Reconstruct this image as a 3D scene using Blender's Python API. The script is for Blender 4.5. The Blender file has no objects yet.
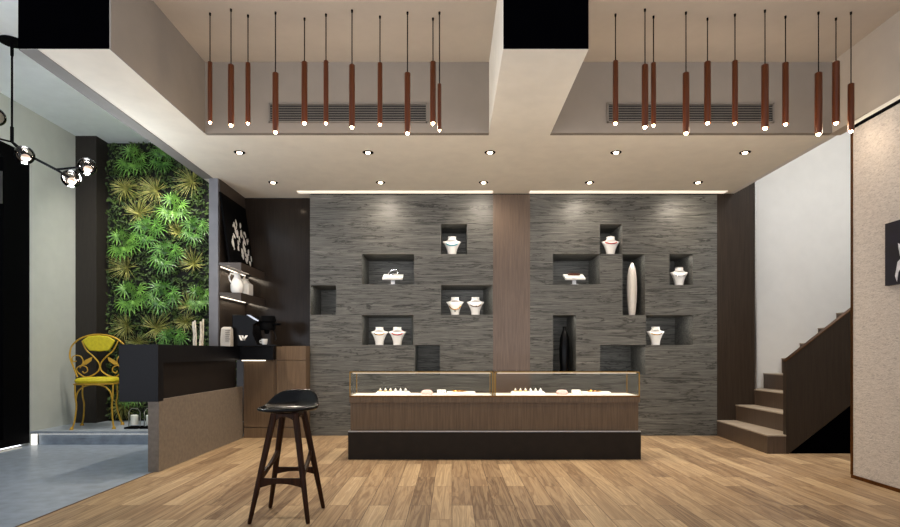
import bpy, math, random
from mathutils import Vector, Matrix
random.seed(7)
PI = math.pi
sc = bpy.context.scene
C = sc.collection

# ------------------------------------------------------------------ camera
F, CX, HZ, EYE = 575.0, 452.0, 353.0, 1.10
cam_d = bpy.data.cameras.new('camera')
cam = bpy.data.objects.new('camera', cam_d)
C.objects.link(cam)
cam.location = (0, 0, EYE)
cam.rotation_euler = (PI/2, 0, 0)
cam_d.sensor_width = 36.0
cam_d.lens = 36.0*F/900.0
cam_d.shift_x = -(CX-450.0)/900.0
cam_d.shift_y = (HZ-263.5)/900.0
cam_d.clip_end = 60
sc.camera = cam

def at(px, py, Y):
    return Vector(((px-CX)*Y/F, Y, EYE+(HZ-py)*Y/F))
def xat(px, Y): return (px-CX)*Y/F
def zat(py, Y): return EYE+(HZ-py)*Y/F

# ------------------------------------------------------------------ materials
def lin(c):
    return tuple(((v/255.0)/12.92 if v/255.0 <= 0.04045 else ((v/255.0+0.055)/1.055)**2.4) for v in c)

def new_mat(name):
    m = bpy.data.materials.new(name); m.use_nodes = True
    nt = m.node_tree
    for n in list(nt.nodes): nt.nodes.remove(n)
    out = nt.nodes.new('ShaderNodeOutputMaterial')
    b = nt.nodes.new('ShaderNodeBsdfPrincipled')
    nt.links.new(b.outputs[0], out.inputs[0])
    return m, nt, b

def coords(nt, scale=(1,1,1), rot=(0,0,0)):
    tc = nt.nodes.new('ShaderNodeTexCoord'); mp = nt.nodes.new('ShaderNodeMapping')
    mp.inputs['Scale'].default_value = scale; mp.inputs['Rotation'].default_value = rot
    nt.links.new(tc.outputs['Object'], mp.inputs['Vector'])
    return mp.outputs[0]

def noise(nt, vec, scale, detail=4, rough=.55, dist=0):
    n = nt.nodes.new('ShaderNodeTexNoise')
    n.inputs['Scale'].default_value = scale; n.inputs['Detail'].default_value = detail
    n.inputs['Roughness'].default_value = rough; n.inputs['Distortion'].default_value = dist
    nt.links.new(vec, n.inputs['Vector'])
    return n.outputs['Fac']

def ramp(nt, fac, stops):
    r = nt.nodes.new('ShaderNodeValToRGB')
    el = r.color_ramp.elements
    while len(el) < len(stops): el.new(.5)
    for e, (p, c) in zip(el, stops):
        e.position = p; e.color = (*lin(c), 1)
    nt.links.new(fac, r.inputs['Fac'])
    return r.outputs['Color']

def bump(nt, b, h, strength=.2, dist=.01):
    n = nt.nodes.new('ShaderNodeBump')
    n.inputs['Strength'].default_value = strength; n.inputs['Distance'].default_value = dist
    nt.links.new(h, n.inputs['Height']); nt.links.new(n.outputs[0], b.inputs['Normal'])

def mat(name, c, rough=.5, metal=0, var=.08, scale=6, spec=.5, bmp=0, stretch=(1,1,1), coat=0):
    """slightly mottled procedural surface"""
    m, nt, b = new_mat(name)
    v = coords(nt, stretch)
    f = noise(nt, v, scale)
    lo = tuple(max(0, k*(1-var)) for k in c); hi = tuple(min(255, k*(1+var)) for k in c)
    nt.links.new(ramp(nt, f, [(.3, lo), (.7, hi)]), b.inputs['Base Color'])
    b.inputs['Roughness'].default_value = rough; b.inputs['Metallic'].default_value = metal
    b.inputs['Specular IOR Level'].default_value = spec
    if coat: b.inputs['Coat Weight'].default_value = coat
    if bmp: bump(nt, b, f, bmp)
    return m

def emit(name, c, strength):
    m, nt, b = new_mat(name)
    b.inputs['Base Color'].default_value = (*lin(c), 1)
    b.inputs['Emission Color'].default_value = (*lin(c), 1)
    b.inputs['Emission Strength'].default_value = strength
    return m

def glass(name, c=(255,255,255), rough=0.0, ior=1.45, thin=True, tint=.05):
    """thin pane: mostly clear with a mirror-like skin"""
    m = bpy.data.materials.new(name); m.use_nodes = True
    nt = m.node_tree
    for n in list(nt.nodes): nt.nodes.remove(n)
    out = nt.nodes.new('ShaderNodeOutputMaterial'); mx = nt.nodes.new('ShaderNodeMixShader')
    tr = nt.nodes.new('ShaderNodeBsdfTransparent'); gl = nt.nodes.new('ShaderNodeBsdfGlossy')
    tr.inputs['Color'].default_value = (*lin(c), 1); gl.inputs['Roughness'].default_value = rough
    lw = nt.nodes.new('ShaderNodeFresnel'); lw.inputs['IOR'].default_value = ior
    nt.links.new(lw.outputs[0], mx.inputs[0])
    nt.links.new(tr.outputs[0], mx.inputs[1]); nt.links.new(gl.outputs[0], mx.inputs[2])
    nt.links.new(mx.outputs[0], out.inputs[0])
    return m

def wood(name, lo, hi, grain=(30,30,1.2), rough=.4, spec=.4, scale=2.0):
    m, nt, b = new_mat(name)
    v = coords(nt, grain)
    f = noise(nt, v, scale, 6, .6, .6)
    mid = tuple((a+c)/2 for a, c in zip(lo, hi))
    nt.links.new(ramp(nt, f, [(.25, lo), (.5, mid), (.78, hi)]), b.inputs['Base Color'])
    b.inputs['Roughness'].default_value = rough; b.inputs['Specular IOR Level'].default_value = spec
    bump(nt, b, f, .08, .004)
    return m

def floor_mat():
    m, nt, b = new_mat('oak_planks')
    v = coords(nt, (1,1,1), (0,0,PI/2))
    br = nt.nodes.new('ShaderNodeTexBrick')
    br.inputs['Color1'].default_value = (0,0,0,1); br.inputs['Color2'].default_value = (1,1,1,1)
    br.inputs['Mortar'].default_value = (0,0,0,1)
    br.inputs['Scale'].default_value = 1; br.inputs['Mortar Size'].default_value = .0022
    br.inputs['Mortar Smooth'].default_value = .1
    br.inputs['Brick Width'].default_value = .95; br.inputs['Row Height'].default_value = .15
    br.offset = .37; br.squash = 1
    nt.links.new(v, br.inputs['Vector'])
    tone = ramp(nt, br.outputs['Color'], [(0,(92,72,54)),(.3,(136,112,86)),(.6,(164,137,104)),(1,(198,172,134))])
    # grain, shifted from plank to plank
    add = nt.nodes.new('ShaderNodeVectorMath'); add.operation = 'MULTIPLY_ADD'
    nt.links.new(br.outputs['Color'], add.inputs[0]); add.inputs[1].default_value = (7,5,3)
    nt.links.new(coords(nt), add.inputs[2])
    mp = nt.nodes.new('ShaderNodeMapping'); mp.inputs['Scale'].default_value = (8, .38, 1)
    nt.links.new(add.outputs[0], mp.inputs['Vector'])
    g = noise(nt, mp.outputs[0], 2.0, 6, .55, .9)
    gc = ramp(nt, g, [(.25,(66,46,30)),(.39,(178,150,114)),(.47,(112,83,56)),(.55,(196,168,128)),(.62,(138,107,76)),(.68,(206,180,142)),(.8,(226,204,168))])
    mix = nt.nodes.new('ShaderNodeMix'); mix.data_type = 'RGBA'; mix.inputs['Factor'].default_value = .5
    nt.links.new(tone, mix.inputs['A']); nt.links.new(gc, mix.inputs['B'])
    mo = nt.nodes.new('ShaderNodeMix'); mo.data_type = 'RGBA'
    nt.links.new(br.outputs['Fac'], mo.inputs['Factor'])
    nt.links.new(mix.outputs['Result'], mo.inputs['A']); mo.inputs['B'].default_value = (*lin((84,62,44)),1)
    nt.links.new(mo.outputs['Result'], b.inputs['Base Color'])
    b.inputs['Roughness'].default_value = .42; b.inputs['Specular IOR Level'].default_value = .35
    bump(nt, b, g, .06, .004)
    return m

def stone_mat():
    m, nt, b = new_mat('grey_wood_vein_stone')
    v = coords(nt, (.75, 6, 16))
    f1 = noise(nt, v, 1.1, 9, .66, .5)
    f2 = noise(nt, coords(nt, (2.6, 20, 120)), 1.0, 8, .74, .2)
    c1 = ramp(nt, f1, [(.25,(53,53,50)),(.45,(91,90,85)),(.52,(69,69,65)),(.62,(109,107,101)),(.8,(85,84,80))])
    c2 = ramp(nt, f2, [(.37,(20,20,18)),(.45,(85,84,79)),(.57,(117,115,108)),(.68,(166,163,155))])
    mix = nt.nodes.new('ShaderNodeMix'); mix.data_type = 'RGBA'; mix.inputs['Factor'].default_value = .5
    nt.links.new(c1, mix.inputs['A']); nt.links.new(c2, mix.inputs['B'])
    # long dark veins
    f3 = noise(nt, coords(nt, (.5, 3, 6)), 1.7, 7, .62, .7)
    vn = ramp(nt, f3, [(.478,(255,255,255)),(.5,(96,92,88)),(.522,(255,255,255))])
    mu = nt.nodes.new('ShaderNodeMix'); mu.data_type = 'RGBA'; mu.blend_type = 'MULTIPLY'; mu.inputs['Factor'].default_value = .85
    nt.links.new(mix.outputs['Result'], mu.inputs['A']); nt.links.new(vn, mu.inputs['B'])
    nt.links.new(mu.outputs['Result'], b.inputs['Base Color'])
    b.inputs['Roughness'].default_value = .42; b.inputs['Specular IOR Level'].default_value = .3
    bump(nt, b, f2, .12, .006)
    return m

def plaster_tex():
    m, nt, b = new_mat('combed_sand_plaster')
    v = coords(nt, (10, 16, 60))
    f = noise(nt, v, 1.6, 6, .65, 1.2)
    nt.links.new(ramp(nt, f, [(.3,(160,151,141)),(.5,(200,190,178)),(.75,(216,207,196))]), b.inputs['Base Color'])
    b.inputs['Roughness'].default_value = .8
    bump(nt, b, f, .55, .012)
    return m

def leaf_mat(name, lo, hi, rough=.4):
    m, nt, b = new_mat(name)
    f = noise(nt, coords(nt), 14, 3)
    nt.links.new(ramp(nt, f, [(.35, lo), (.65, hi)]), b.inputs['Base Color'])
    b.inputs['Roughness'].default_value = rough
    return m

M = dict(
    floor = floor_mat(), stone = stone_mat(), plaster = plaster_tex(),
    ceil = mat('white_ceiling_paint', (236,230,215), .9, var=.015),
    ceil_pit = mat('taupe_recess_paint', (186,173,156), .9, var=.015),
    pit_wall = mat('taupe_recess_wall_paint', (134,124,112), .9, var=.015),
    ceil_left = mat('cool_white_ceiling_paint', (226,233,233), .9, var=.015),
    reveal = mat('grey_strip_paint', (124,122,118), .9, var=.02),  # darker grey paint of the strip along the left beam
    black = mat('matt_black', (3,3,4), .7, var=.1, spec=.05),
    section = mat('black_section_and_shade', (2,2,3), 1.0, var=.1, spec=0),  # beam cut ends; also painted shade in wall gap and understair void
    wall_white = mat('pale_grey_green_paint', (186,188,178), .8, var=.015),
    wall_stair = mat('white_wall_paint', (228,225,218), .85, var=.01),
    column = mat('dark_brown_laminate', (42,38,33), .6, spec=.25, var=.1, stretch=(20,20,1)),
    tile = mat('blue_grey_tile', (144,154,165), .35, var=.09, scale=9, spec=.4),
    tile_edge = mat('grey_stone_slab', (150,158,166), .45, var=.08, scale=12),
    dark_wood = wood('smoked_oak_veneer', (42,34,28), (60,50,40), rough=.35, spec=.18),
    corner_wood = wood('polished_dark_veneer', (31,26,22), (44,37,31), rough=.14, spec=.22),
    mid_wood = wood('brown_oak_veneer', (92,75,57), (122,101,78), rough=.4, spec=.25),
    pil_wood = wood('walnut_veneer', (84,70,59), (112,95,81), grain=(40,40,1.5), rough=.3),
    stair_wood = wood('stair_oak', (66,53,43), (90,74,60), rough=.35),
    tread = mat('pale_tread_stone', (160,146,128), .5, var=.05),
    shelf_wood = wood('shelf_brown_board', (50,42,35), (66,56,47), grain=(2,30,30), rough=.45),
    post = mat('grey_stone_post', (104,104,108), .6, var=.05),
    knee = mat('warm_grey_stone', (122,111,98), .5, var=.08, scale=30),
    bar = mat('black_quartz', (11,11,14), .4, var=.3, scale=60, spec=.25),
    bar_dark = mat('dark_brown_panel', (30,25,22), .6, var=.1, spec=.2),
    brass = mat('brushed_brass', (140,106,54), .32, 1, var=.06, scale=40),
    bronze = mat('bronze_edge', (110,74,40), .35, 1, var=.1, scale=40),
    plinth = mat('dark_bronze_plinth', (38,32,25), .55, spec=.2, var=.08, scale=10),
    steel = mat('brushed_steel', (200,198,194), .3, 1, var=.04, scale=40),
    copper = wood('rust_brown_pendant_wood', (66,28,4), (88,40,9), grain=(40,40,1.5), rough=.35),
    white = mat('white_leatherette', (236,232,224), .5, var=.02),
    ivory = mat('ivory_resin', (222,214,198), .45, var=.03),
    ceramic = mat('white_ceramic', (224,222,216), .25, var=.03),
    pearl_vase = mat('ribbed_white_vase', (214,206,194), .4, var=.05, stretch=(20,20,1)),
    black_gloss = mat('black_glaze', (4,4,5), .25, var=.2, spec=.16),
    yellow = mat('mustard_fabric', (186,172,20), .7, var=.06, scale=30, bmp=.1),
    gold = mat('gold_painted_metal', (186,146,44), .4, .35, var=.08, scale=20),
    gold_shine = mat('polished_gold', (228,176,92), .18, 1, var=.05),
    silver = mat('polished_silver', (216,216,220), .15, 1, var=.04),
    red = mat('red_beads', (176,22,22), .3, var=.1),
    turq = mat('turquoise_beads', (70,166,180), .3, var=.1),
    pink = mat('blush_velvet', (226,190,184), .8, var=.04),
    stool_wood = wood('dark_walnut_stool', (28,16,8), (66,36,16), grain=(25,25,2), spec=.12, rough=.4),
    leather = mat('black_leather', (6,7,7), .2, var=.2, scale=20, spec=.2),
    candle = mat('white_wax', (240,236,226), .5, var=.01),
    kraft = mat('pale_kraft_paper', (168,162,152), .7, var=.05),
    ink = mat('grey_print', (96,90,84), .7, var=.05),
    bark_pale = mat('pale_birch_bark', (196,186,168), .8, var=.18, scale=14, stretch=(6,6,2)),
    canvas = mat('navy_canvas', (13,11,24), .7, var=.5, scale=3, stretch=(1,1,3)),
    silver_paint = mat('pale_grey_paint', (206,206,210), .6, var=.12, scale=20),
    green = leaf_mat('fan_leaf_green', (38,80,20), (112,158,64), .36),
    green2 = leaf_mat('fan_leaf_deep_green', (30,72,20), (96,144,58), .36),
    spiky = leaf_mat('striped_yellow_green_leaf', (96,104,34), (178,174,98), .4),
    moss = leaf_mat('dark_moss_leaf', (26,46,12), (76,100,34), .6),
    soil = mat('dark_felt_panel', (14,16,9), .9, var=.2),
    pane = mat('night_dark_pane', (9,14,21), .25, spec=.3, var=.1),
    glass = glass('clear_glass', (250,252,250), ior=1.14),
    smoke = glass('smoked_glass', (214,205,198), ior=1.35),
    bulb = emit('frosted_bulb_and_highlight', (255,232,214), .3),
    lens = emit('warm_lamp_lens', (255,214,160), 45),
    spot_lens = emit('downlight_lens', (255,228,196), 22),
    led = emit('cool_white_led_strip', (255,250,240), 1.1),
    led_warm = emit('warm_white_led_strip', (255,240,220), 2.5),
    cove = emit('cove_diffuser', (255,240,220), .85),
    vent_dark = mat('dark_duct', (40,37,34), .8, var=.1),
    vent = mat('grey_vent_metal', (120,112,102), .5, var=.03),
)

# ------------------------------------------------------------------ mesh helpers
class MB:
    def __init__(s): s.v=[]; s.f=[]
    def add(s, vs, fs):
        o=len(s.v); s.v += [tuple(v) for v in vs]; s.f += [tuple(i+o for i in f) for f in fs]; return s
    def box(s, x0,x1,y0,y1,z0,z1):
        return s.add([(x0,y0,z0),(x1,y0,z0),(x1,y1,z0),(x0,y1,z0),(x0,y0,z1),(x1,y0,z1),(x1,y1,z1),(x0,y1,z1)],
            [(0,3,2,1),(4,5,6,7),(0,1,5,4),(1,2,6,5),(2,3,7,6),(3,0,4,7)])
    def prism(s, poly, y0, y1, axis='y'):
        """poly in (x,z) swept along y; or (x,y) swept along z; or (y,z) swept along x"""
        n=len(poly)
        mk = {'y':lambda p,t:(p[0],t,p[1]), 'z':lambda p,t:(p[0],p[1],t), 'x':lambda p,t:(t,p[0],p[1])}[axis]
        vs=[mk(p,y0) for p in poly]+[mk(p,y1) for p in poly]
        fs=[tuple(range(n)),tuple(range(2*n-1,n-1,-1))]+[(i,i+n,(i+1)%n+n,(i+1)%n) for i in range(n)]
        return s.add(vs,fs)
    def lathe(s, prof, c=(0,0,0), seg=24, cap=True, sx=1, sy=1):
        vs=[];fs=[];n=len(prof)
        for r,z in prof:
            for k in range(seg):
                a=2*PI*k/seg; vs.append((c[0]+r*sx*math.cos(a),c[1]+r*sy*math.sin(a),c[2]+z))
        for i in range(n-1):
            for k in range(seg):
                k2=(k+1)%seg; fs.append((i*seg+k,i*seg+k2,(i+1)*seg+k2,(i+1)*seg+k))
        if cap:
            fs.append(tuple(range(seg-1,-1,-1))); fs.append(tuple((n-1)*seg+k for k in range(seg)))
        return s.add(vs,fs)
    def loft(s, rings):
        n=len(rings[0]); vs=[p for r in rings for p in r]; fs=[]
        for i in range(len(rings)-1):
            for k in range(n):
                k2=(k+1)%n; fs.append((i*n+k,i*n+k2,(i+1)*n+k2,(i+1)*n+k))
        fs.append(tuple(range(n-1,-1,-1))); fs.append(tuple((len(rings)-1)*n+k for k in range(n)))
        return s.add(vs,fs)
    def tube(s, pts, r, seg=8, closed=False):
        pts=[Vector(p) for p in pts]; n=len(pts)
        rad = r if isinstance(r,(list,tuple)) else [r]*n
        T=[]
        for i in range(n):
            a=pts[i-1] if (i>0 or closed) else pts[i]; b=pts[(i+1)%n] if (i<n-1 or closed) else pts[i]
            d=(b-a); T.append(d.normalized() if d.length>1e-9 else Vector((0,0,1)))
        up=Vector((0,0,1)) if abs(T[0].z)<.9 else Vector((1,0,0))
        nrm=(up-T[0]*up.dot(T[0])).normalized(); rings=[]
        for i in range(n):
            if i: 
                q=T[i-1].rotation_difference(T[i]); nrm=(q@nrm); nrm=(nrm-T[i]*nrm.dot(T[i])).normalized()
            bi=T[i].cross(nrm)
            rings.append([pts[i]+(nrm*math.cos(2*PI*k/seg)+bi*math.sin(2*PI*k/seg))*rad[i] for k in range(seg)])
        if not closed: return s.loft(rings)
        vs=[p for g in rings for p in g]; fs=[]
        for i in range(n):
            j=(i+1)%n
            for k in range(seg):
                k2=(k+1)%seg; fs.append((i*seg+k,i*seg+k2,j*seg+k2,j*seg+k))
        return s.add(vs,fs)
    def ball(s, c, r, seg=14, rings=9, sz=1):
        prof=[(r*math.sin(PI*i/rings) if 0<i<rings else 1e-4, -r*sz*math.cos(PI*i/rings)) for i in range(rings+1)]
        return s.lathe(prof,c,seg)
    def mesh(s, name, smooth=35):
        me=bpy.data.meshes.new(name); me.from_pydata(s.v,[],s.f); me.update()
        import bmesh
        bm=bmesh.new(); bm.from_mesh(me); bmesh.ops.recalc_face_normals(bm, faces=bm.faces); bm.to_mesh(me); bm.free()
        if smooth:
            me.polygons.foreach_set('use_smooth',[True]*len(me.polygons)); me.set_sharp_from_angle(angle=math.radians(smooth))
        return me

def link(name, me, m, parent=None, loc=(0,0,0), bev=0):
    o=bpy.data.objects.new(name, me); C.objects.link(o); o.location=loc
    if m is not None and len(me.materials)==0: me.materials.append(M[m])
    if parent is not None: o.parent=parent
    if bev:
        b=o.modifiers.new('bevel','BEVEL'); b.width=bev; b.segments=2; b.limit_method='ANGLE'
    return o
def obj(name, mb, m, parent=None, loc=(0,0,0), bev=0, smooth=35, label=None):
    o=link(name, mb.mesh(name, smooth), m, parent, loc, bev)
    if label: o['label']=label
    return o
def tag(o, label, cat, group=None, kind=None):
    o['label']=label; o['category']=cat
    if group: o['group']=group
    if kind: o['kind']=kind
    return o
def thing(name, label, cat, loc=(0,0,0), rz=0, group=None):
    o=bpy.data.objects.new(name,None); C.objects.link(o); o.location=loc; o.rotation_euler=(0,0,rz)
    o.empty_display_size=.1
    return tag(o,label,cat,group)
def struct(name, mb, m, label=None, bev=0, smooth=35):
    o=obj(name,mb,m,bev=bev,smooth=smooth); o['kind']='structure'
    if label: o['label']=label
    return o
KIDS={}
def dup(root, loc=None, rz=None, label=None, group=None):
    r=root.copy(); C.objects.link(r)
    if loc is not None: r.location=loc
    if rz is not None: r.rotation_euler=(0,0,rz)
    if label: r['label']=label
    if group: r['group']=group
    for ch in [o for o in list(C.objects) if o.parent is root]:
        c=ch.copy(); C.objects.link(c); c.parent=r
        for g in [o for o in list(C.objects) if o.parent is ch]:
            d=g.copy(); C.objects.link(d); d.parent=c
    return r
ORD=['first','second','third','fourth','fifth','sixth','seventh','eighth','ninth','tenth','eleventh']
def spot(loc, power, col, deg, blend=.6, r=.03, aim=None):
    l=bpy.data.lights.new('lamp_light','SPOT'); l.energy=power; l.color=lin(col); l.spot_size=math.radians(deg); l.spot_blend=blend; l.shadow_soft_size=r
    o=bpy.data.objects.new('lamp_light',l); C.objects.link(o); o.location=loc
    if aim is not None: o.rotation_euler=(Vector(aim)-Vector(loc)).to_track_quat('-Z','Y').to_euler()
    return o
def point(loc, power, col, r=.05):
    l=bpy.data.lights.new('lamp_light','POINT'); l.energy=power; l.color=lin(col); l.shadow_soft_size=r
    o=bpy.data.objects.new('lamp_light',l); C.objects.link(o); o.location=loc; return o
def area(loc, sx, sy, power, col, rot=(0,0,0)):
    l=bpy.data.lights.new('lamp_light','AREA'); l.shape='RECTANGLE'; l.size=sx; l.size_y=sy; l.energy=power; l.color=lin(col)
    o=bpy.data.objects.new('lamp_light',l); C.objects.link(o); o.location=loc; o.rotation_euler=rot; return o

# ------------------------------------------------------------------ the shell
YB=7.657; CZ=3.224; PZ=3.909; YF=4.02; YP=5.55; XF=-2.76; LZ=4.0; XL=-5.03
struct('floor', MB().box(XF,6.2,-.5,8.3,-.1,0), 'floor', 'wide oak plank floor running towards the stone wall')
fl=struct('floor_left', MB().box(XL-.1,XF,-.5,8.3,-.1,0), 'tile', 'blue grey tiled floor beside the oak planks')
struct('trim_1', MB().box(XF-.006,XF+.006,-.5,5.3,0,.002), 'bronze', 'thin metal strip between tiles and planks')

# raised platform at the green wall
pl=thing('platform','low blue grey stone platform with lit nosing below the green wall','platform',(0,0,0)); pl['kind']='structure'
obj('top_slab', MB().box(XL,-2.84,6.86,7.95,.135,.165),'tile_edge',pl)
obj('riser', MB().box(XL+.06,-2.84,6.92,7.95,0,.135),'tile',pl)
obj('light_strip', MB().box(XL+.06,-2.84,6.885,6.905,.128,.1345),'led',pl,label='white light strip under the nosing')
obj('end_light', MB().box(XL,XL+.055,6.875,6.90,.0,.1345),'led',pl,label='upright white light strip at the end of the riser')

# left wall
struct('wall_left', MB().box(XL-.12,XL,6.86,7.68,0,LZ).box(XL-.12,XL,-.5,6.86,3.47,LZ), 'wall_white','pale grey wall beside the green wall')
struct('pillar', MB().box(XL,-4.75,7.68,7.95,.165,LZ),'column','dark brown square pillar between pale wall and plants')
struct('wall_green', MB().box(-4.75,-2.95,7.95,8.1,.165,LZ),'soil','dark planting panel behind the living wall')
struct('ceiling_left', MB().box(XL-.12,-3.012,-.5,8.1,LZ,LZ+.1),'ceil_left','pale high ceiling over the platform')
# glazing on the left
wn=thing('window_1','tall black framed shopfront glazing at the left edge','window',(0,0,0)); wn['kind']='structure'
obj('window_frame', MB().box(XL-.14,XL-.01,6.46,6.86,0.03,3.47).box(XL-.14,XL-.01,3.0,6.46,3.30,3.47).box(XL-.14,XL-.01,3.0,6.46,.03,.12).box(XL-.14,XL-.02,3.0,6.46,2.62,2.72),'black',wn)
obj('pane', MB().box(XL-.1,XL-.08,3.0,6.46,.12,2.62),'pane',wn)
obj('pane', MB().box(XL-.1,XL-.08,3.0,6.46,2.72,3.30),'pane',wn)
obj('edge_bead', MB().box(XL-.04,XL-.018,6.448,6.462,2.78,3.14),'steel',wn)
struct('daylight_strip', MB().box(XL-.02,XL+.05,3.0,6.66,0,.012),'white','white strip painting the daylight streak below the glazing')  # daylight streak on the floor, painted as a white strip

# ceiling: front beams, recesses, low ceiling
XLB0,XLB1,XCB0,XCB1,XPR=-3.03,-2.384,.358,.955,3.67
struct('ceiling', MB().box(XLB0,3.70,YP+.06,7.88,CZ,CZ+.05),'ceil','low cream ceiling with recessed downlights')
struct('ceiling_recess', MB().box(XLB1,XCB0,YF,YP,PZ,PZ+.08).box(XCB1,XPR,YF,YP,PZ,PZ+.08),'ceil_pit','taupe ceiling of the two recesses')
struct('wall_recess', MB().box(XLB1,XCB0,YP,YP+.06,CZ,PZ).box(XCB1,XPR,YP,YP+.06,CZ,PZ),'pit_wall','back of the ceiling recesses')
def beam(name,x0,x1,label):
    o=struct(name, MB().box(x0,x1,YF,YP+.06,CZ,PZ+.9),'ceil',label)
    e=obj('section_end', MB().box(x0+.001,x1-.001,YF-.006,YF,CZ+.001,PZ+.9),'section',o,label='black cut end'); return o
bl_=beam('beam_left',XLB0,XLB1-.01,'cream ceiling beam with black cut end over the bar')
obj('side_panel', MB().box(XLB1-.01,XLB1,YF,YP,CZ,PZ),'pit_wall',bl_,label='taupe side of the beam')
beam('beam_center',XCB0,XCB1,'cream ceiling beam with black cut end between the recesses')
struct('trim_3', MB().box(XLB0,-2.90,YF,7.0,CZ-.004,CZ),'reveal','grey strip along the outer edge of the left beam')
struct('ceiling_edge', MB().box(XLB0,XLB0+.04,YP+.06,7.95,CZ+.05,LZ),'ceil','upright edge of the low ceiling above the platform')
# right side: pit wall, textured panel
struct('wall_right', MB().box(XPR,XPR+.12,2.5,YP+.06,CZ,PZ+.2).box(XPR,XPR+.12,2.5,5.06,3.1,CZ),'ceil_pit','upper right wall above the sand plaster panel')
struct('wall_right_panel', MB().box(3.53,3.72,2.5,5.06,.03,3.07),'plaster','sand coloured combed plaster wall panel')
struct('trim_4', MB().box(3.52,3.73,2.5,5.075,0,.03).box(3.52,3.73,5.06,5.08,.03,3.07),'bronze','bronze edge trim of the sand plaster panel')
struct('trim_5', MB().box(3.525,3.73,2.5,5.08,3.07,3.10),'black','black band over the sand plaster panel')  # solid black band above the panel
struct('trim_6', MB().box(3.53,3.68,2.5,5.08,3.10,3.135),'ceil','pale ledge over the sand plaster panel')

# back wall with niches
S=F/YB
NICHES={'L':[(310.6,336,285.3,314.8,0),(362,414,254,284.3,0),(362,413.5,315,345,-.07),(441,467,224,254,0),(441,492.6,285,314.7,-.09),(414.6,440,345,375,0)],
        'R':[(600,622.5,224,254,0),(553,600,254,284.4,0),(622.5,645.3,254,315,0),(669.5,693,254,285,0),(646,693,315,345,0),(553,576,315,375,0),(600,645.5,345,375,0)]}
ND=.62
def nrect(n): return ((n[0]-CX)/S,(n[1]-CX)/S,EYE+(HZ-n[3])/S,EYE+(HZ-n[2])/S)
def niche_wall(name,x0,x1,z1,niches,label):
    R=[nrect(n) for n in niches]
    xs=sorted({x0,x1,*[r[0] for r in R],*[r[1] for r in R]}); zs=sorted({0,z1,*[r[2] for r in R],*[r[3] for r in R]})
    xs=[x for x in xs if x0<=x<=x1]
    m=MB()
    for i in range(len(xs)-1):
        for j in range(len(zs)-1):
            cx,cz=(xs[i]+xs[i+1])/2,(zs[j]+zs[j+1])/2
            if xs[i+1]-xs[i]<1e-5 or zs[j+1]-zs[j]<1e-5: continue
            if any(r[0]<cx<r[1] and r[2]<cz<r[3] for r in R): continue
            m.add([(xs[i],YB,zs[j]),(xs[i+1],YB,zs[j]),(xs[i+1],YB,zs[j+1]),(xs[i],YB,zs[j+1])],[(0,1,2,3)])
    for r,n in zip(R,niches):
        a,b,c,d=r; b2=b+n[4]; y2=YB+ND
        m.add([(a,YB,c),(b,YB,c),(b,YB,d),(a,YB,d),(a,y2,c),(b2,y2,c),(b2,y2,d),(a,y2,d)],[(0,4,5,1),(1,5,6,2),(2,6,7,3),(3,7,4,0),(4,7,6,5)])
    y2=YB+.7
    m.add([(x0,YB,0),(x1,YB,0),(x1,y2,0),(x0,y2,0),(x0,YB,z1),(x1,YB,z1),(x1,y2,z1),(x0,y2,z1)],[(0,3,7,4),(1,5,6,2),(4,7,6,5),(2,6,7,3)])
    me=bpy.data.meshes.new(name); me.from_pydata(m.v,[],m.f); me.update()
    o=link(name,me,'stone'); o['kind']='structure'; o['label']=label; return o
XS0=(310-CX)/S; XPA=(493-CX)/S; XPB=(530-CX)/S; XS1=(717-CX)/S
niche_wall('wall_back_left',XS0,XPA,CZ-.014,NICHES['L'],'grey veined stone wall with niches beside the bar')
niche_wall('wall_back_right',XPB,XS1,CZ-.014,NICHES['R'],'grey veined stone wall with niches beside the stairs')
struct('wall_back_center', MB().box(XPA,XPB,YB-.004,YB+.6,0,CZ-.014),'pil_wood','plain walnut strip between the two niche walls')
struct('gap_shade_strip', MB().box(XS0,XS1,YB+.01,YB+.6,CZ-.014,CZ),'section','black strip painting the shade of the gap above the stone wall')  # black fill paints the shade inside the gap
struct('wall_stair_panel', MB().box(XS1,4.045,YB,7.9,0,CZ+1.2),'dark_wood','dark wood wall panel beside the stairs')
struct('trim_8', MB().box(4.03,4.05,YB-.012,YB,0.63,CZ+1.2),'steel','thin metal edge of the dark wood panel')
struct('wall_stair', MB().box(4.045,8.0,7.9,8.0,0,5.2),'wall_stair','white stairwell wall')
struct('wall_stair_side', MB().box(3.70,3.76,YP+.06,YB,CZ,5.2),'wall_stair','upstand at the edge of the stairwell')
struct('wall_stair_right_blocker', MB().box(6.2,6.3,3.0,7.9,0,5.2),'wall_stair','added unseen side wall keeping outside light off the stairwell')  # unseen, added to stop outside light reaching the stair wall
struct('wall_stair_front_blocker', MB().box(3.79,6.2,3.0,3.1,0,5.2),'wall_stair','added unseen front wall keeping outside light off the stairwell')  # second unseen wall, added to close off light from the front
struct('ceiling_stair', MB().box(3.6,8.0,3.0,8.0,5.2,5.3),'wall_stair','stairwell ceiling')
# linear cove lights
for a,b,w in ((297,493,'left'),(530,727,'right')):
    t=obj('linear_light', MB().box(xat(a,7.55),xat(b,7.55),7.53,7.635,CZ-.006,CZ+.001),'cove')
    tag(t,'slim warm white linear light at the ceiling edge over the %s'%('niche wall beside the bar' if w=='left' else 'niche wall beside the stairs'),'light','linear cove lights')

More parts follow.
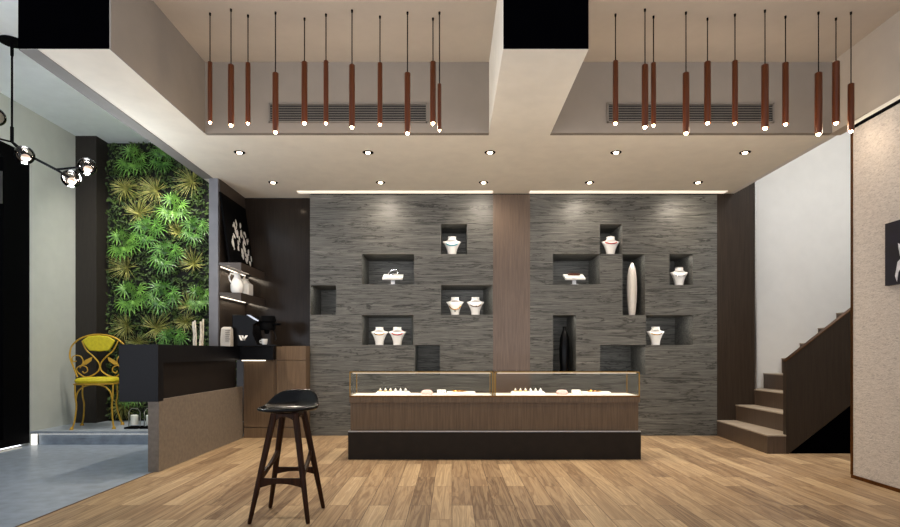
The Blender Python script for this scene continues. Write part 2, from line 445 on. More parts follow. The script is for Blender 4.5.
# dark panelled corner behind the bar
XW=-2.84; YW=7.88
struct('wall_corner', MB().box(-2.95,XS0,YW,YW+.1,0,CZ),'corner_wood','glossy dark brown panelled wall behind the bar')
struct('wall_partition', MB().box(-2.95,XW,6.98,YW,1.183,CZ),'post','grey partition carrying the shelves')
struct('wall_shelf_lining', MB().box(XW,XW+.006,7.02,YW,1.2,CZ),'shelf_wood','brown lining behind the shelves')
# ------------------------------------------------------------------ stairs
st=thing('staircase','dark oak staircase with pale treads rising to the right of the stone wall','staircase',(0,0,0))
RS=.206; RN=.25; X0=3.53; YS=6.27; sx=xat(786,YS)
for k in range(12):
    xa=X0+RN*k; xb=xa+RN
    yb=YB if k<2 else 7.9
    if k==0: m=MB().prism([(X0,yb),(3.44,YS),(sx,YS),(sx,YS+.06),(xb,YS+.06),(xb,yb)],0,RS-.015,'z'); t=MB().prism([(X0-.004,yb),(3.436,YS-.004),(sx,YS-.004),(sx,YS+.06),(xb,YS+.06),(xb,yb)],RS-.015,RS,'z')
    else:
        m=MB().box(xa,xb,YS+.09,yb,0 if k<2 else RS*(k-1),RS*(k+1)-.015); t=MB().box(xa-.006,xb,YS+.09,yb,RS*(k+1)-.015,RS*(k+1))
    s=obj('step',m,'stair_wood',st); obj('tread',t,'tread',s)
zs0=zat(361.5,YS); sl=.785
x9=6.4
obj('balustrade', MB().prism([(sx,0),(sx+.03,0),(x9,sl*1.0*(x9-sx-.03)),(x9,zs0+sl*(x9-sx)),(sx,zs0)],YS,YS+.055),'dark_wood',st)
obj('rail_cap', MB().prism([(sx-.003,zs0),(x9,zs0+sl*(x9-sx+.003)),(x9,zs0+.010+sl*(x9-sx+.003)),(sx-.003,zs0+.010)],YS-.004,YS+.059),'bronze',st,label='thin metal cap')
obj('understair_shade_sheet', MB().prism([(sx+.06,0),(x9,0),(x9,sl*(x9-sx-.06))],YS+.02,YS+.06),'section',st,label='black sheet painting the dark void under the stairs')  # flat black sheet paints the darkness below the stairs

# ------------------------------------------------------------------ pendants, vents, downlights
def pendant_proto(L,r):
    t=thing('pendant_light','','pendant light')
    obj('cord', MB().tube([(0,0,L),(0,0,3.0)],.0045,6),'black',t)   # re-made per pendant below
    return t
PEND={'left':[(207,13,62,122,4.5),(231,9,65,125,6),(248,15,63,123,5),(275.5,12,73,132,6),(304.5,18,62,123,6),(326,14,61,123,5),(352,10,65,127,6),(380,16,63,124,5),(407.5,12,73,133,6),(433,18,62,123,6),(439.5,12,84,130,4)],
      'right':[(615.5,14,61,123,5.5),(645,9,65,127,6.5),(653.5,16,63,125,5),(686,12,73,133,6.5),(707.5,18,62,123,6.5),(735,14,61,123,5.5),(765,10,65,128,7),(785.5,16,63,124,6),(818.5,12,73,134,7),(836,18,62,123,7),(851,12,84,131,6)]}
PWR=1.0
for side,L in PEND.items():
    for i,(px,wy,ty,by,w) in enumerate(L):
        Y=F*(PZ-EYE)/(HZ-wy); s=F/Y
        X=(px-CX)/s; zt=EYE+(HZ-ty)/s; zb=EYE+(HZ-by)/s; r=w/s/2*.97
        if side=='left' and i==0: X+=.025
        lab='%s brown tube pendant from the left in the ceiling recess %s'%(ORD[i],'beside the bar' if side=='left' else 'beside the stairs')
        t=thing('pendant_light',lab,'pendant light',(X,Y,0),0,'tube pendants in the %s ceiling recess'%side)
        obj('cord', MB().tube([(0,0,zt),(0,0,PZ)],.0045,6),'black',t)
        obj('ceiling_cap', MB().lathe([(.008,-.02),(.009,0)],(0,0,PZ),10),'black',t)
        obj('tube_shade', MB().lathe([(r*.9,zt),(r,zt-.004),(r,zb),(r*.82,zb),(r*.82,zb+.006)],(0,0,0),20),'copper',t)
        ln=obj('lamp_lens', MB().lathe([(r*.62,-.003),(r*.5,-.014),(r*.16,-.02)],(0,0,zb+.004),12),'lens',t)
        point((X,Y,zb-.05),PWR*(.6 if px==851 else 1.9),(255,238,218),.03)
for side,x0,x1 in (('left',270.5,426),('right',608,772)):
    s=F/YP; xa=(x0-CX)/s; xb=(x1-CX)/s; za=EYE+(HZ-122)/s; zb=EYE+(HZ-105)/s
    t=thing('air_vent','long slatted air vent on the recess wall %s'%('over the bar side' if side=='left' else 'nearer the stairs'),'vent',((xa+xb)/2,YP-.003,za),0,'linear air vents')
    h=zb-za; wv=(xb-xa)/2
    obj('backing', MB().box(-wv,wv,-.004,0,0,h),'vent_dark',t)
    obj('frame', MB().box(-wv-.01,wv+.01,-.022,0,h,h+.012).box(-wv-.01,wv+.01,-.022,0,-.012,0).box(-wv-.012,-wv,-.022,0,-.012,h+.012).box(wv,wv+.012,-.022,0,-.012,h+.012),'vent',t)
    sm=MB()
    for k in range(7):
        z=h*(k+.5)/7+.004; sm.prism([(-.019,z-.005),(-.006,z),(-.006,z+.005),(-.019,z)],-wv,wv,'x')
    obj('slats',sm,'vent',t)
def downlight(px,py,lab,power,deg,grp,aim=False):
    Y=F*(CZ-EYE)/(HZ-py); X=(px-CX)*Y/F
    t=thing('downlight',lab,'downlight',(X,Y,CZ),0,grp)
    obj('ring', MB().lathe([(.040,-.001),(.042,-.006),(.056,-.005),(.058,0)],seg=28,cap=False),'black',t)
    obj('baffle', MB().lathe([(.042,-.004),(.041,-.001)],seg=24),'section',t)
    obj('lamp', MB().lathe([(.028,-.004),(.022,-.013),(.006,-.016)],seg=16),'spot_lens',t)
    spot((X,Y,CZ-.03),power,(255,240,222),deg,1.0,.03,aim=(X,YB,2.45) if aim else None)
for i,x in enumerate((239.5,368,490,616,745)):
    downlight(x,152.3,'%s recessed downlight from the bar in the ceiling row just behind the tube pendants'%ORD[i],150,125,'downlights behind the tube pendants')
for i,x in enumerate((273,380.5,483.5,589.5,698)):
    downlight(x,182.3,'%s recessed downlight from the bar in the ceiling row next to the stone wall'%ORD[i],34,130,'downlights next to the stone wall',i>0)

# ------------------------------------------------------------------ bar
bz=1.18; bb=1.01
bar=thing('bar_counter','black bar counter with thick top on a low warm grey stone wall','counter',(0,0,0))
obj('worktop', MB().prism([(-3.07,5.30),(-2.71,5.30),(-2.71,7.36),(-2.29,7.36),(-2.29,7.45),(-2.84,7.45),(-2.84,6.975),(-3.07,6.975)],bb,bz,'z'),'bar',bar)
obj('end_panel', MB().box(-3.07,-2.71,5.301,5.40,.65,bb+.002),'bar',bar)
obj('body', MB().box(-3.03,-2.745,5.40,7.3,.667,bb),'bar_dark',bar)
obj('plinth_wall', MB().box(-2.81,-2.71,5.315,7.45,0,.65).box(-2.81,-2.71,5.40,7.45,.65,.667),'knee',bar,label='warm grey stone low wall')
obj('light_strip', MB().box(-2.70,-2.40,7.385,7.405,bb-.012,bb-.001),'led_warm',bar)
bc=thing('base_cabinet','brown oak base cabinet between the bar and the stone wall','cabinet',(0,0,0))
obj('carcass', MB().box(-2.70,-2.285,7.47,7.875,0,bb-.002).box(-2.275,-1.895,7.47,7.875,0,1.19),'mid_wood',bc)
obj('front_panel', MB().box(-2.70,-2.31,7.45,7.47,.14,bb-.006),'mid_wood',bc,bev=.002)
obj('kick_board', MB().box(-2.70,-1.895,7.452,7.47,.0,.13),'mid_wood',bc,bev=.002)
obj('front_panel', MB().box(-2.275,-1.895,7.45,7.47,.14,1.0),'mid_wood',bc,bev=.002)
obj('drawer_front', MB().box(-2.275,-1.895,7.45,7.47,1.008,1.188),'mid_wood',bc,bev=.002)
# shelves
def shelf(zt,label,pxe):
    w=.27
    t=thing('wall_shelf',label,'shelf',(XW+.006,0,zt),0,'brown wall shelves over the bar')
    obj('board', MB().prism([(0,-.028),(w*.45,-.045),(w,-.105),(w,0),(0,0)],6.99,7.87),'shelf_wood',t)
    obj('light_strip', MB().box(.002,.012,7.03,7.86,-.050,-.042),'led_warm',t,label='white light strip at the wall under the board')
    a=area((XW+.05,7.45,zt-.06),.03,.8,1.5,(255,236,210),(0,math.radians(-30),0))
    return t
shelf(2.20,'brown lit wall shelf under the leaning black board','')
shelf(1.835,'brown lit wall shelf under the white jug, over the coffee machine','')

# leaning black board
bd=thing('art_board','tall black board with white blossom shapes leaning on the upper shelf','picture',(0,0,0))
def board_pt(u,v,d=0):   # u along Y (0..1), v up (0..1), d out of the face
    y=7.0+.84*u; z=2.205+.86*v; x=-2.70-.12*v
    return Vector((x+d,y,z+d*.11))
me=MB(); me.add([board_pt(0,0,-.02),board_pt(1,0,-.02),board_pt(1,1,-.02),board_pt(0,1,-.02),board_pt(0,0),board_pt(1,0),board_pt(1,1),board_pt(0,1)],[(0,3,2,1),(4,5,6,7),(0,1,5,4),(1,2,6,5),(2,3,7,6),(3,0,4,7)])
obj('panel',me,'black',bd)
pt=MB()
def petal(px,py,rw,rh,ang):
    # project the photo-like position on the board plane
    best=None
    s_=lambda y:F/y
    for k in range(101):
        u=k/100
        y=7.0+.84*u; z=EYE+(HZ-py)*y/F; v=(z-2.205)/.86; p=board_pt(u,v); xx=CX+p.x*F/y
        if best is None or abs(xx-px)<best[0]: best=(abs(xx-px),u,v)
    _,u,v=best
    if not(.02<u<.98 and .02<v<.98): return
    vs=[];n=10
    for k in range(n):
        a=2*PI*k/n; du=rw*math.cos(a); dv=rh*math.sin(a)
        y_=du*math.cos(ang)-dv*math.sin(ang); z_=du*math.sin(ang)+dv*math.cos(ang)
        vs.append(board_pt(u+y_/.78,v+z_/.86,.004))
    pt.add(vs,[tuple(range(n))])
for (px,py,k) in [(234,225,2),(236,223,2),(240,226,2),(235,229,2),(236,232,2),(234,236,2),(237,234,3),(241,234,3),(245,235,2),(243,238,2),(233,243,3),(238,243,2),(244,241,3),(247,242,2),(238,248,2),(244,248,3),(234,248,1),(242,253,3),(245,254,2),(248,253,2),(253,255,2),(243,257,2),(247,258,3),(246,261,2),(251,259,2),(250,264,2),(253,263,2),(239,239,2),(232,241,1)]:
    petal(px,py,.021*k/2.2+.004,.046*k/2.2,random.uniform(-.7,.9))
    petal(px+random.uniform(-1.5,1.5),py+random.uniform(-2,2),.016*k/2.2,.030*k/2.2,random.uniform(-1,1.2))
obj('blossoms',pt,'ceramic',bd,label='white blossom shapes')

# jug and jar on lower shelf
sz=1.837
jg=thing('jug','white glazed jug with a loop handle on the lower wall shelf','jug',(-2.66,7.12,sz))
obj('body', MB().lathe([(.055,0),(.075,.03),(.08,.10),(.062,.16),(.04,.20),(.038,.235),(.048,.25),(.042,.25),(.03,.20)],seg=24),'ceramic',jg)
obj('handle', MB().tube([(-.04,0,.235),(-.075,0,.25),(-.10,0,.21),(-.09,0,.16),(-.068,0,.13)],.009,8),'ceramic',jg)
jr=thing('jar','white square jar standing behind the jug on the lower wall shelf','jar',(-2.68,7.42,sz))
obj('body', MB().loft([[(x*a,y*a,z) for x,y in ((-1,-1),(1,-1),(1,1),(-1,1))] for a,z in ((.08,0),(.085,.02),(.085,.15),(.05,.18),(.045,.20))]),'ceramic',jr,bev=.006)
obj('lid', MB().lathe([(.048,.2),(.05,.215),(.012,.222),(.012,.24)],seg=16),'ivory',jr)
# coffee machine on bar
cm=thing('coffee_machine','black espresso machine with a pale W mark on the bar top','coffee machine',(-2.66,7.02,bz))
def cmx(px,Y=6.98): return xat(px,Y)+2.66
YM=6.98
obj('body', MB().prism([(cmx(231.5),0),(cmx(256),0),(cmx(255),.06),(cmx(252),.16),(cmx(252.5),.26),(cmx(257),.30),(cmx(250),.38),(cmx(231.5),.385)],-.02,.30),'black_gloss',cm,bev=.006)
obj('chrome_trim', MB().prism([(cmx(246),.387),(cmx(250),.38),(cmx(258.5),.315),(cmx(257.5),.305),(cmx(253),.33)],-.026,.02),'silver',cm)
gx=cmx(264.5)
obj('group_head', MB().lathe([(.07,.20),(.092,.205),(.095,.25),(.092,.255),(.092,.30),(.10,.305),(.10,.33),(.088,.375),(.03,.38)],(gx,.08,0),24),'black',cm)
obj('spout', MB().lathe([(.02,.155),(.03,.165),(.032,.205)],(gx-.01,.08,0),14),'black',cm)
obj('portafilter_handle', MB().tube([(gx+.05,.05,.268),(gx+.18,-.0,.272)],[.012,.015],8),'black_gloss',cm)
obj('steam_wand', MB().tube([(gx+.075,.06,.21),(gx+.10,.05,.16),(gx+.115,.05,.11),(gx+.10,.05,.07)],.006,8),'black_gloss',cm)
obj('drip_tray', MB().box(cmx(255),cmx(275),-.02,.26,0,.022),'black_gloss',cm,bev=.004)
wm=MB()
for q in (0,1,2):
    x=cmx(238)+.033*q
    wm.add([(x,-.0225,.135),(x+.024,-.0225,.135),(x+.046,-.0225,.075),(x+.022,-.0225,.075)],[(0,1,2,3)]) if q<2 else wm.add([(x+.02,-.0225,.135),(x+.05,-.0225,.135),(x+.004,-.0225,.075),(x-.02,-.0225,.075)],[(0,1,2,3)])
obj('logo',wm,'candle',cm,label='pale W mark')
cu=thing('cup','small white espresso cup on the drip tray of the coffee machine','cup',(xat(264.5,7.08),7.08,bz+.0225))
obj('body', MB().lathe([(.024,0),(.034,.02),(.038,.07),(.035,.07),(.03,.02)],seg=20),'ceramic',cu)
obj('handle', MB().tube([(-.036,0,.055),(-.058,0,.05),(-.056,0,.025),(-.034,0,.02)],.005,6),'ceramic',cu)
kb=thing('coffee_bag','pale paper coffee bag with grey print beside the coffee machine','bag',(xat(227,6.93),6.93,bz))
obj('bag_body', MB().loft([[(-.065,-.04,0),(.06,-.05,0),(.06,.05,0),(-.065,.05,0)],[(-.065,-.042,.10),(.06,-.05,.10),(.06,.05,.10),(-.065,.05,.10)],[(-.06,-.03,.21),(.058,-.04,.21),(.058,.04,.21),(-.06,.04,.21)],[(-.045,-.012,.235),(.05,-.014,.235),(.05,.014,.235),(-.045,.014,.235)]]),'kraft',kb,bev=.004)
pm=MB()
for k,(z,w) in enumerate(((.185,.06),(.16,.05),(.135,.055),(.11,.045),(.085,.055),(.06,.04))):
    pm.box(.0,w,-.053,-.0505,z,z+.007)
obj('print',pm,'ink',kb)
bs=thing('birch_stick_bundle','bundle of pale birch sticks standing at the end of the bar by the plants','decoration',(-2.98,6.75,bz))
for k in range(7):
    x=random.uniform(-.045,.045); y=random.uniform(-.04,.04); h=random.uniform(.26,.33)
    obj('stick', MB().tube([(x,y,0),(x*1.15+.006,y,h*.5),(x*1.3,y*1.2,h)],[.014,.012,.011],8),'bark_pale',bs)

# ------------------------------------------------------------------ yellow chair
def spiral(c,r0,r1,a0,turns,n=26):
    return [(c[0]+(r0+(r1-r0)*k/n)*math.cos(a0+turns*2*PI*k/n),0,c[1]+(r0+(r1-r0)*k/n)*math.sin(a0+turns*2*PI*k/n)) for k in range(n+1)]
def smooth_path(pts,n=8):
    P=[Vector(p) for p in pts]; out=[]
    for i in range(len(P)-1):
        p0=P[max(i-1,0)];p1=P[i];p2=P[i+1];p3=P[min(i+2,len(P)-1)]
        for k in range(n):
            t=k/n; out.append(.5*((2*p1)+(p2-p0)*t+(2*p0-5*p1+4*p2-p3)*t*t+(3*p1-p0-3*p2+p3)*t**3))
    out.append(P[-1]); return out
ch=thing('garden_chair','gold wire garden chair with yellow seat and scrolled back on the platform','chair',(-4.50,7.24,.165),math.radians(10))
SH=.56; BY=.16; FY=-.18
def bp(px,py): # back plane from photo pixels, local coords
    s=F/7.40; return ((px-98.5)/s, BY, (353-py)/s+EYE-.165)
def bpath(pts): return smooth_path([bp(*p) for p in pts])
r=.011
obj('back_frame', MB().tube(bpath([(78,377),(74,366),(71,356),(73,346),(80,339),(89,335.5),(97,334.5),(106,335.5),(115,339.5),(122,347),(124,356),(121,366),(117,377)]),r,8),'gold',ch)
for sgn in (-1,1):
    mp=lambda L:[(98.5+sgn*(98.5-p[0]),p[1]) for p in L]
    obj('back_curve', MB().tube(bpath(mp([(82,341),(86,350),(92,356),(97.5,363),(97.5,370),(92,375),(85,377),(79,373)])),.009,8),'gold',ch)
    obj('scroll', MB().tube(bpath(mp([(79.5,374),(77,369),(81,365.5),(86,367),(87,371),(84,373),(82.5,371)])),.007,6),'gold',ch)
    obj('scroll', MB().tube(bpath(mp([(80,368),(83,362),(81,356.5),(76,355.5),(73,358),(74,361.5),(77,361)])),.007,6),'gold',ch)
    lf=[bp(*p) for p in mp([(81.5,365),(85,360),(91.5,356.8),(90.5,361),(86,364.5)])]
    obj('leaf', MB().add([(p[0],p[1]-.006,p[2]) for p in lf]+[(p[0],p[1]+.006,p[2]) for p in lf],[(0,1,2,3,4),(9,8,7,6,5)]+[(i,(i+1)%5,(i+1)%5+5,i+5) for i in range(5)]),'gold',ch)
q=[bp(*p) for p in [(82.5,340.5),(88,336.5),(97,335.3),(106,336.2),(112.5,340.5),(110,346),(107,350.5),(98,351.5),(89,350.5),(85.5,346)]]
obj('back_pad', MB().add([(p[0],BY-.022,p[2]) for p in q]+[(p[0],BY+.012,p[2]) for p in q],[tuple(range(10)),tuple(range(19,9,-1))]+[(i,(i+1)%10,(i+1)%10+10,i+10) for i in range(10)]),'yellow',ch,bev=.012)
seat=[]
for a,z in ((.86,0),(.97,.012),(1,.03),(.95,.055),(.8,.068),(.4,.075)):
    ring=[]
    for k in range(28):
        t=2*PI*k/28; cx,sy=math.cos(t),math.sin(t)
        ex=.235*a*math.copysign(abs(cx)**.6,cx); ey=.21*a*math.copysign(abs(sy)**.6,sy)
        ring.append((ex,ey-.02,SH+z))
    seat.append([(p[0]+.05,p[1],p[2]) for p in ring])
obj('seat', MB().loft(seat),'yellow',ch)
obj('seat_rim', MB().tube([(.05+.24*math.copysign(abs(math.cos(t))**.6,math.cos(t)),-.02+.215*math.copysign(abs(math.sin(t))**.6,math.sin(t)),SH-.008) for t in [2*PI*k/28 for k in range(28)]],.009,6,True),'gold',ch)
for sx_ in (-1,1):
    ox=.07
    f_=obj('leg', MB().tube(smooth_path([(ox+.215*sx_,FY-.01,SH-.01),(ox+.21*sx_,FY-.01,.40),(ox+.20*sx_,FY-.005,.28),(ox+.215*sx_,FY-.02,.10),(ox+.235*sx_,FY-.04,.01)]),.010,8),'gold',ch)
    obj('foot', MB().lathe([(.024,0),(.022,.012),(.011,.035)],(ox+.236*sx_,FY-.041,0),12),'gold',f_)
    b_=obj('leg', MB().tube(smooth_path([(.20*sx_,BY,SH+.06),(.205*sx_,BY,.40),(.19*sx_,BY+.005,.28),(.21*sx_,BY+.04,.12),(.24*sx_,BY+.07,.01)]),.010,8),'gold',ch)
    obj('foot', MB().lathe([(.024,0),(.022,.012),(.011,.035)],(.241*sx_,BY+.071,0),12),'gold',b_)
obj('apron_arch', MB().tube(smooth_path([(.07+x_,FY-.01,z_) for x_,z_ in ((-.205,.36),(-.18,.46),(-.11,.525),(0,.545),(.11,.525),(.18,.46),(.205,.36))]),.009,8),'gold',ch)

# lanterns
lt=thing('lantern','clear glass candle lantern on a black base nearest the yellow chair','lantern',(xat(134.5,7.15),7.15,.165),0,'candle lanterns on the platform')
obj('base', MB().box(-.085,.085,-.085,.085,0,.022),'black',lt,bev=.004)
obj('glass', MB().lathe([(.068,.022),(.068,.20),(.05,.235),(.03,.245)],seg=24,cap=False),'glass',lt)
obj('rib', MB().tube([(-.07,0,.022),(-.07,0,.2),(-.04,0,.245),(.04,0,.245),(.07,0,.2),(.07,0,.022)],.005,6),'steel',lt)
cd=thing('candle','thick white candle inside the glass lantern nearest the yellow chair','candle',(xat(134.5,7.15),7.15,.2095),0,'lantern candles')
obj('wax', MB().lathe([(.042,0),(.044,.01),(.044,.115),(.036,.122)],seg=20),'candle',cd)
obj('wick', MB().tube([(0,0,.12),(.003,0,.138)],.002,5),'black',cd)
dup(lt,(xat(150,7.15),7.15,.165),label='clear glass candle lantern on a black base half hidden behind the low bar wall')
dup(cd,(xat(150,7.15),7.15,.2095),label='thick white candle in the lantern half hidden behind the low bar wall')

# ------------------------------------------------------------------ living wall
tagm=MB(); rnd=random.Random(3)
for k in range(7000):
    x=rnd.uniform(-4.74,-2.96); z=rnd.uniform(.20,3.98); y=7.95-rnd.uniform(.005,.07)
    a=rnd.uniform(0,2*PI); l=rnd.uniform(.03,.07); w=l*rnd.uniform(.16,.3); t=rnd.uniform(-.03,-.005)
    dx,dz=math.cos(a),math.sin(a)
    x0=min(max(x+dx*l,-4.74),-2.96); z0=min(max(z+dz*l,.195),3.99)
    tagm.add([(x,y,z),((x+x0)/2-dz*w,y+t,(z+z0)/2+dx*w),(x0,y+t*1.4,z0),((x+x0)/2+dz*w,y+t,(z+z0)/2-dx*w)],[(0,1,2,3)])
o=obj('foliage',tagm,'moss',smooth=0); tag(o,'dark green small leaved moss carpet filling the living wall between the plants','foliage',kind='stuff')

def blade(m, base, d, n, L, w, droop):
    """narrow leaf blade from BASE along D, lifted along N, drooping"""
    d=d.normalized(); side=d.cross(n).normalized(); ps=[]
    K=5
    for k in range(K):
        t=k/(K-1); c=base+d*L*t+n*(L*.12*math.sin(PI*t*.9))+Vector((0,0,-1))*droop*L*t*t
        ww=w*(math.sin(PI*min(.98,(.15+.82*t)))**.7) if k<K-1 else .0008
        ps.append((c-side*ww,c+n*(-ww*.35),c+side*ww))
    vs=[p for tr in ps for p in tr]; fs=[]
    for k in range(K-1):
        i=3*k; fs += [(i,i+1,i+4,i+3),(i+1,i+2,i+5,i+4)]
    m.add(vs,fs)
def fan_plant_mesh(seed):
    rn=random.Random(seed); m=MB(); N=Vector((0,-1,0))
    fans=[(90,.09),(25,.12),(155,.12),(-25,.14),(205,.14),(-75,.12),(250,.13),(80,.01)]
    for ang,dist in fans:
        a=math.radians(ang+rn.uniform(-18,18)); out=Vector((math.cos(a),0,math.sin(a)))
        c=out*dist*rn.uniform(.8,1.1)+N*rn.uniform(.10,.17)+Vector((0,0,.0))
        m.tube([Vector((0,0,0)),c*.5+N*.03,c],.003,4)
        dirn=(out*.8+N*.35+Vector((0,0,-.25))).normalized(); nn=(N*.9+Vector((0,0,.45))-out*.2); nn=(nn-dirn*nn.dot(dirn)).normalized()
        nb=10
        for k in range(nb):
            t=math.radians(-125+250*k/(nb-1)); sd=dirn.cross(nn)
            d=dirn*math.cos(t)+sd*math.sin(t)
            blade(m,c,d,nn,.15*rn.uniform(.85,1.12)*(1-.15*abs(t)/2),.0088,.25)
    return m.mesh('fan_plant',0)
def spiky_mesh(seed):
    rn=random.Random(seed); m=MB(); N=Vector((0,-1,0))
    for k in range(74):
        a=rn.uniform(0,2*PI); el=rn.uniform(.05,.9)
        d=Vector((math.cos(a)*math.cos(el),0,math.sin(a)*math.cos(el)))+N*math.sin(el)
        n=(N-d*N.dot(d)); n=n.normalized() if n.length>1e-3 else Vector((0,0,1))
        blade(m,N*.015,d,n,rn.uniform(.16,.28),.0030,.2)
    return m.mesh('spiky_plant',0)
FM=[fan_plant_mesh(k) for k in (1,2)]; SM=[spiky_mesh(k) for k in (5,6)]
for me_,mm in ((FM[0],'green'),(FM[1],'green2'),(SM[0],'spiky'),(SM[1],'spiky')): me_.materials.append(M[mm])
PL=[('G',138,160,1.05,'at the top of the living wall, nearest the pillar'),('G',167,158,.95,'at the top of the living wall under the ceiling edge'),
 ('Y',127,189,1,'second row down, beside the dark pillar'),('Y',157,191,1,'second row down, in the middle of the living wall'),('Y',193,182,1.05,'second row down, close to the grey partition edge'),
 ('Y',140,214,.95,'below the two topmost spiky plants near the pillar'),('G',178,207,1.05,'right of centre, just below the second row of spiky plants'),
 ('G',152,230,1.1,'large one in the centre, upper half of the living wall'),('G',128,242,1.05,'against the pillar at mid height, over a lone spiky plant'),('G',199,229,.95,'beside the grey partition at the height of the leaning board'),('Y',180,233,.7,'small, tucked between two fan plants right of centre'),
 ('G',171,254,1.1,'in the centre, level with the upper wall shelf'),('Y',195,264,.95,'beside the partition, level with the white jug'),('Y',128,268,.95,'beside the pillar under a large fan plant'),
 ('G',136,294,1.15,'low down beside the pillar, above the chair back'),('G',168,294,1.15,'low down in the centre, twin of the one above the chair'),('G',203,296,.9,'low down, cut off by the partition'),('Y',190,306,.8,'between two low fan plants near the partition'),
 ('Y',128,326,1.0,'behind the top of the yellow chair'),('Y',157,328,1.05,'just above the bar top in the centre'),('Y',187,322,.8,'just above the bar top near the birch sticks'),('G',176,338,1.0,'bright one rising behind the bar top'),('Y',140,343,.85,'right at the left end of the bar top'),
 ('Y',124,406,.9,'behind the legs of the yellow chair'),('G',136,392,.8,'behind the lantern under the bar')]
for i,(k,px,py,s_,where) in enumerate(PL):
    Y=7.90; p=at(px,py,Y)
    me_=(FM if k=='G' else SM)[i%2]
    o=link('fan_leaf_plant' if k=='G' else 'spiky_plant',me_,None,loc=(p.x,Y,p.z))
    rn=random.Random(i); s_*=.95 if k=='G' else 1; o.scale=(s_,.8,s_); o.rotation_euler=(0,math.radians(rn.uniform(-15,15)) if k=='G' else rn.uniform(0,6),0)
    tag(o,('green fan-leaf plant ' if k=='G' else 'yellow-striped spiky plant ')+where,'plant','fan-leaf plants in the living wall' if k=='G' else 'spiky plants in the living wall')

# ------------------------------------------------------------------ bubble chandelier
cy=5.34; cx0=xat(12,cy)
cl=thing('chandelier','black branching ceiling lamp with smoked glass globes over the tiled floor','chandelier',(cx0,cy,0))
obj('canopy', MB().lathe([(.10,LZ-.022),(.105,LZ-.004),(.10,LZ)],seg=28),'black',cl)
zj=zat(142,cy)
obj('rod', MB().tube([(0,0,LZ-.02),(0,0,zj)],.009,8).lathe([(.014,LZ-.14),(.014,LZ-.02)],seg=10).lathe([(.015,zj),(.015,zj+.14)],seg=10),'black',cl)
def lp(px,py,dy=0):
    p=at(px,py,cy+dy); return (p.x-cx0,dy,p.z)
jA=lp(56,169.5,.1)
obj('arm', MB().tube([lp(12,142),lp(30,156,.05),jA],.012,8),'black',cl)
obj('arm', MB().tube([lp(12,142),lp(0,139,-.05),lp(-30,126,-.1)],.009,8),'black',cl)
for a,g in ((jA,(87,166.5,.16)),(jA,(71,178.5,.05)),(lp(12,142),(24.5,155,-.12))):
    gp=Vector(lp(*g))
    obj('arm', MB().tube([a,tuple(gp)],.011,8),'black',cl)
    gl=obj('globe', MB().ball((0,0,0),.082,24,14),'smoke',cl,loc=gp)
    obj('bulb', MB().ball((.01,0,-.022),.036,16,10,.8),'bulb',gl)  # bulb enlarged and set low to paint the globe's soft white highlight
gp=Vector(lp(-4,117,.1))
obj('arm', MB().tube([lp(-30,126,-.1),tuple(gp)],.008,8),'black',cl)
gl=obj('globe', MB().ball((0,0,0),.082,24,14),'smoke',cl,loc=gp); obj('bulb', MB().ball((0,0,0),.026,14,8),'bulb',gl)

# ------------------------------------------------------------------ bar stool
sl_=thing('bar_stool','dark walnut bar stool with moulded black leather seat on the oak floor','stool',(-1.108,3.89,0))
def L(p): return (p[0]+1.108,p[1]-3.89,p[2])
zl=.70
legs=[((-1.305,3.70,0),(-1.175,3.80,zl)),((-.926,3.70,0),(-1.035,3.80,zl)),((-1.290,4.08,0),(-1.17,3.985,zl)),((-.912,4.08,0),(-1.03,3.985,zl))]
for a,b in legs:
    mid=[a[i]+(b[i]-a[i])*.45 for i in range(3)]
    obj('leg', MB().tube([L(a),L((a[0]+(b[0]-a[0])*.02,a[1]+(b[1]-a[1])*.02,.012)),L(mid),L(b)],[.011,.0145,.020,.023],10),'stool_wood',sl_)
def lerp(leg,z):
    a,b=leg; t=z/zl; return Vector((a[0]+(b[0]-a[0])*t,a[1]+(b[1]-a[1])*t,z))
def rail(name,l1,z1,l2,z2,h,arch,th=.02,sag=0):
    A=Vector(L(lerp(l1,z1))); B=Vector(L(lerp(l2,z2))); d=B-A; nrm=Vector((d.y,-d.x,0)).normalized()*th/2
    n=14; vs=[]
    for k in range(n+1):
        t=k/n; c=A+d*t+Vector((0,0,sag*math.sin(PI*t))); hb=h*(1-arch*math.sin(PI*t))
        for q in (c+nrm,c-nrm): vs.append(q)
        for q in (c-nrm-Vector((0,0,hb)),c+nrm-Vector((0,0,hb))): vs.append(q)
    rings=[vs[4*k:4*k+4] for k in range(n+1)]
    obj(name, MB().loft(rings),'stool_wood',sl_,bev=.003)
rail('footrest',legs[0],.285,legs[1],.285,.062,.45,.026)
rail('stretcher',legs[2],.30,legs[3],.30,.05,.45)
rail('stretcher',legs[0],.315,legs[2],.44,.05,.4,.022,-.02)
rail('stretcher',legs[1],.315,legs[3],.44,.05,.4,.022,-.02)
rail('seat_rail',legs[0],zl,legs[1],zl,.055,.6,.024)
rail('seat_rail',legs[2],zl,legs[3],zl,.055,.6,.024)
rail('seat_rail',legs[0],zl,legs[2],zl,.055,.6,.024)
rail('seat_rail',legs[1],zl,legs[3],zl,.055,.6,.024)
rings=[]; nT=44
hd=Vector((.14,.99))
def seat_h(x,y):
    p=(x*hd.x+y*hd.y)/.19
    t=max(0,min(1,(p-.12)/.78)); t=t*t*(3-2*t)
    return .098*t-.010*max(0,-p)-.012*max(0,-x/.2)
def sring(f,dz,extra=0):
    out=[]
    for k in range(nT):
        a=2*PI*k/nT; x=.205*f*math.cos(a); y=.185*f*math.sin(a)
        out.append((x,y,.712+seat_h(x,y)*extra+dz))
    return out
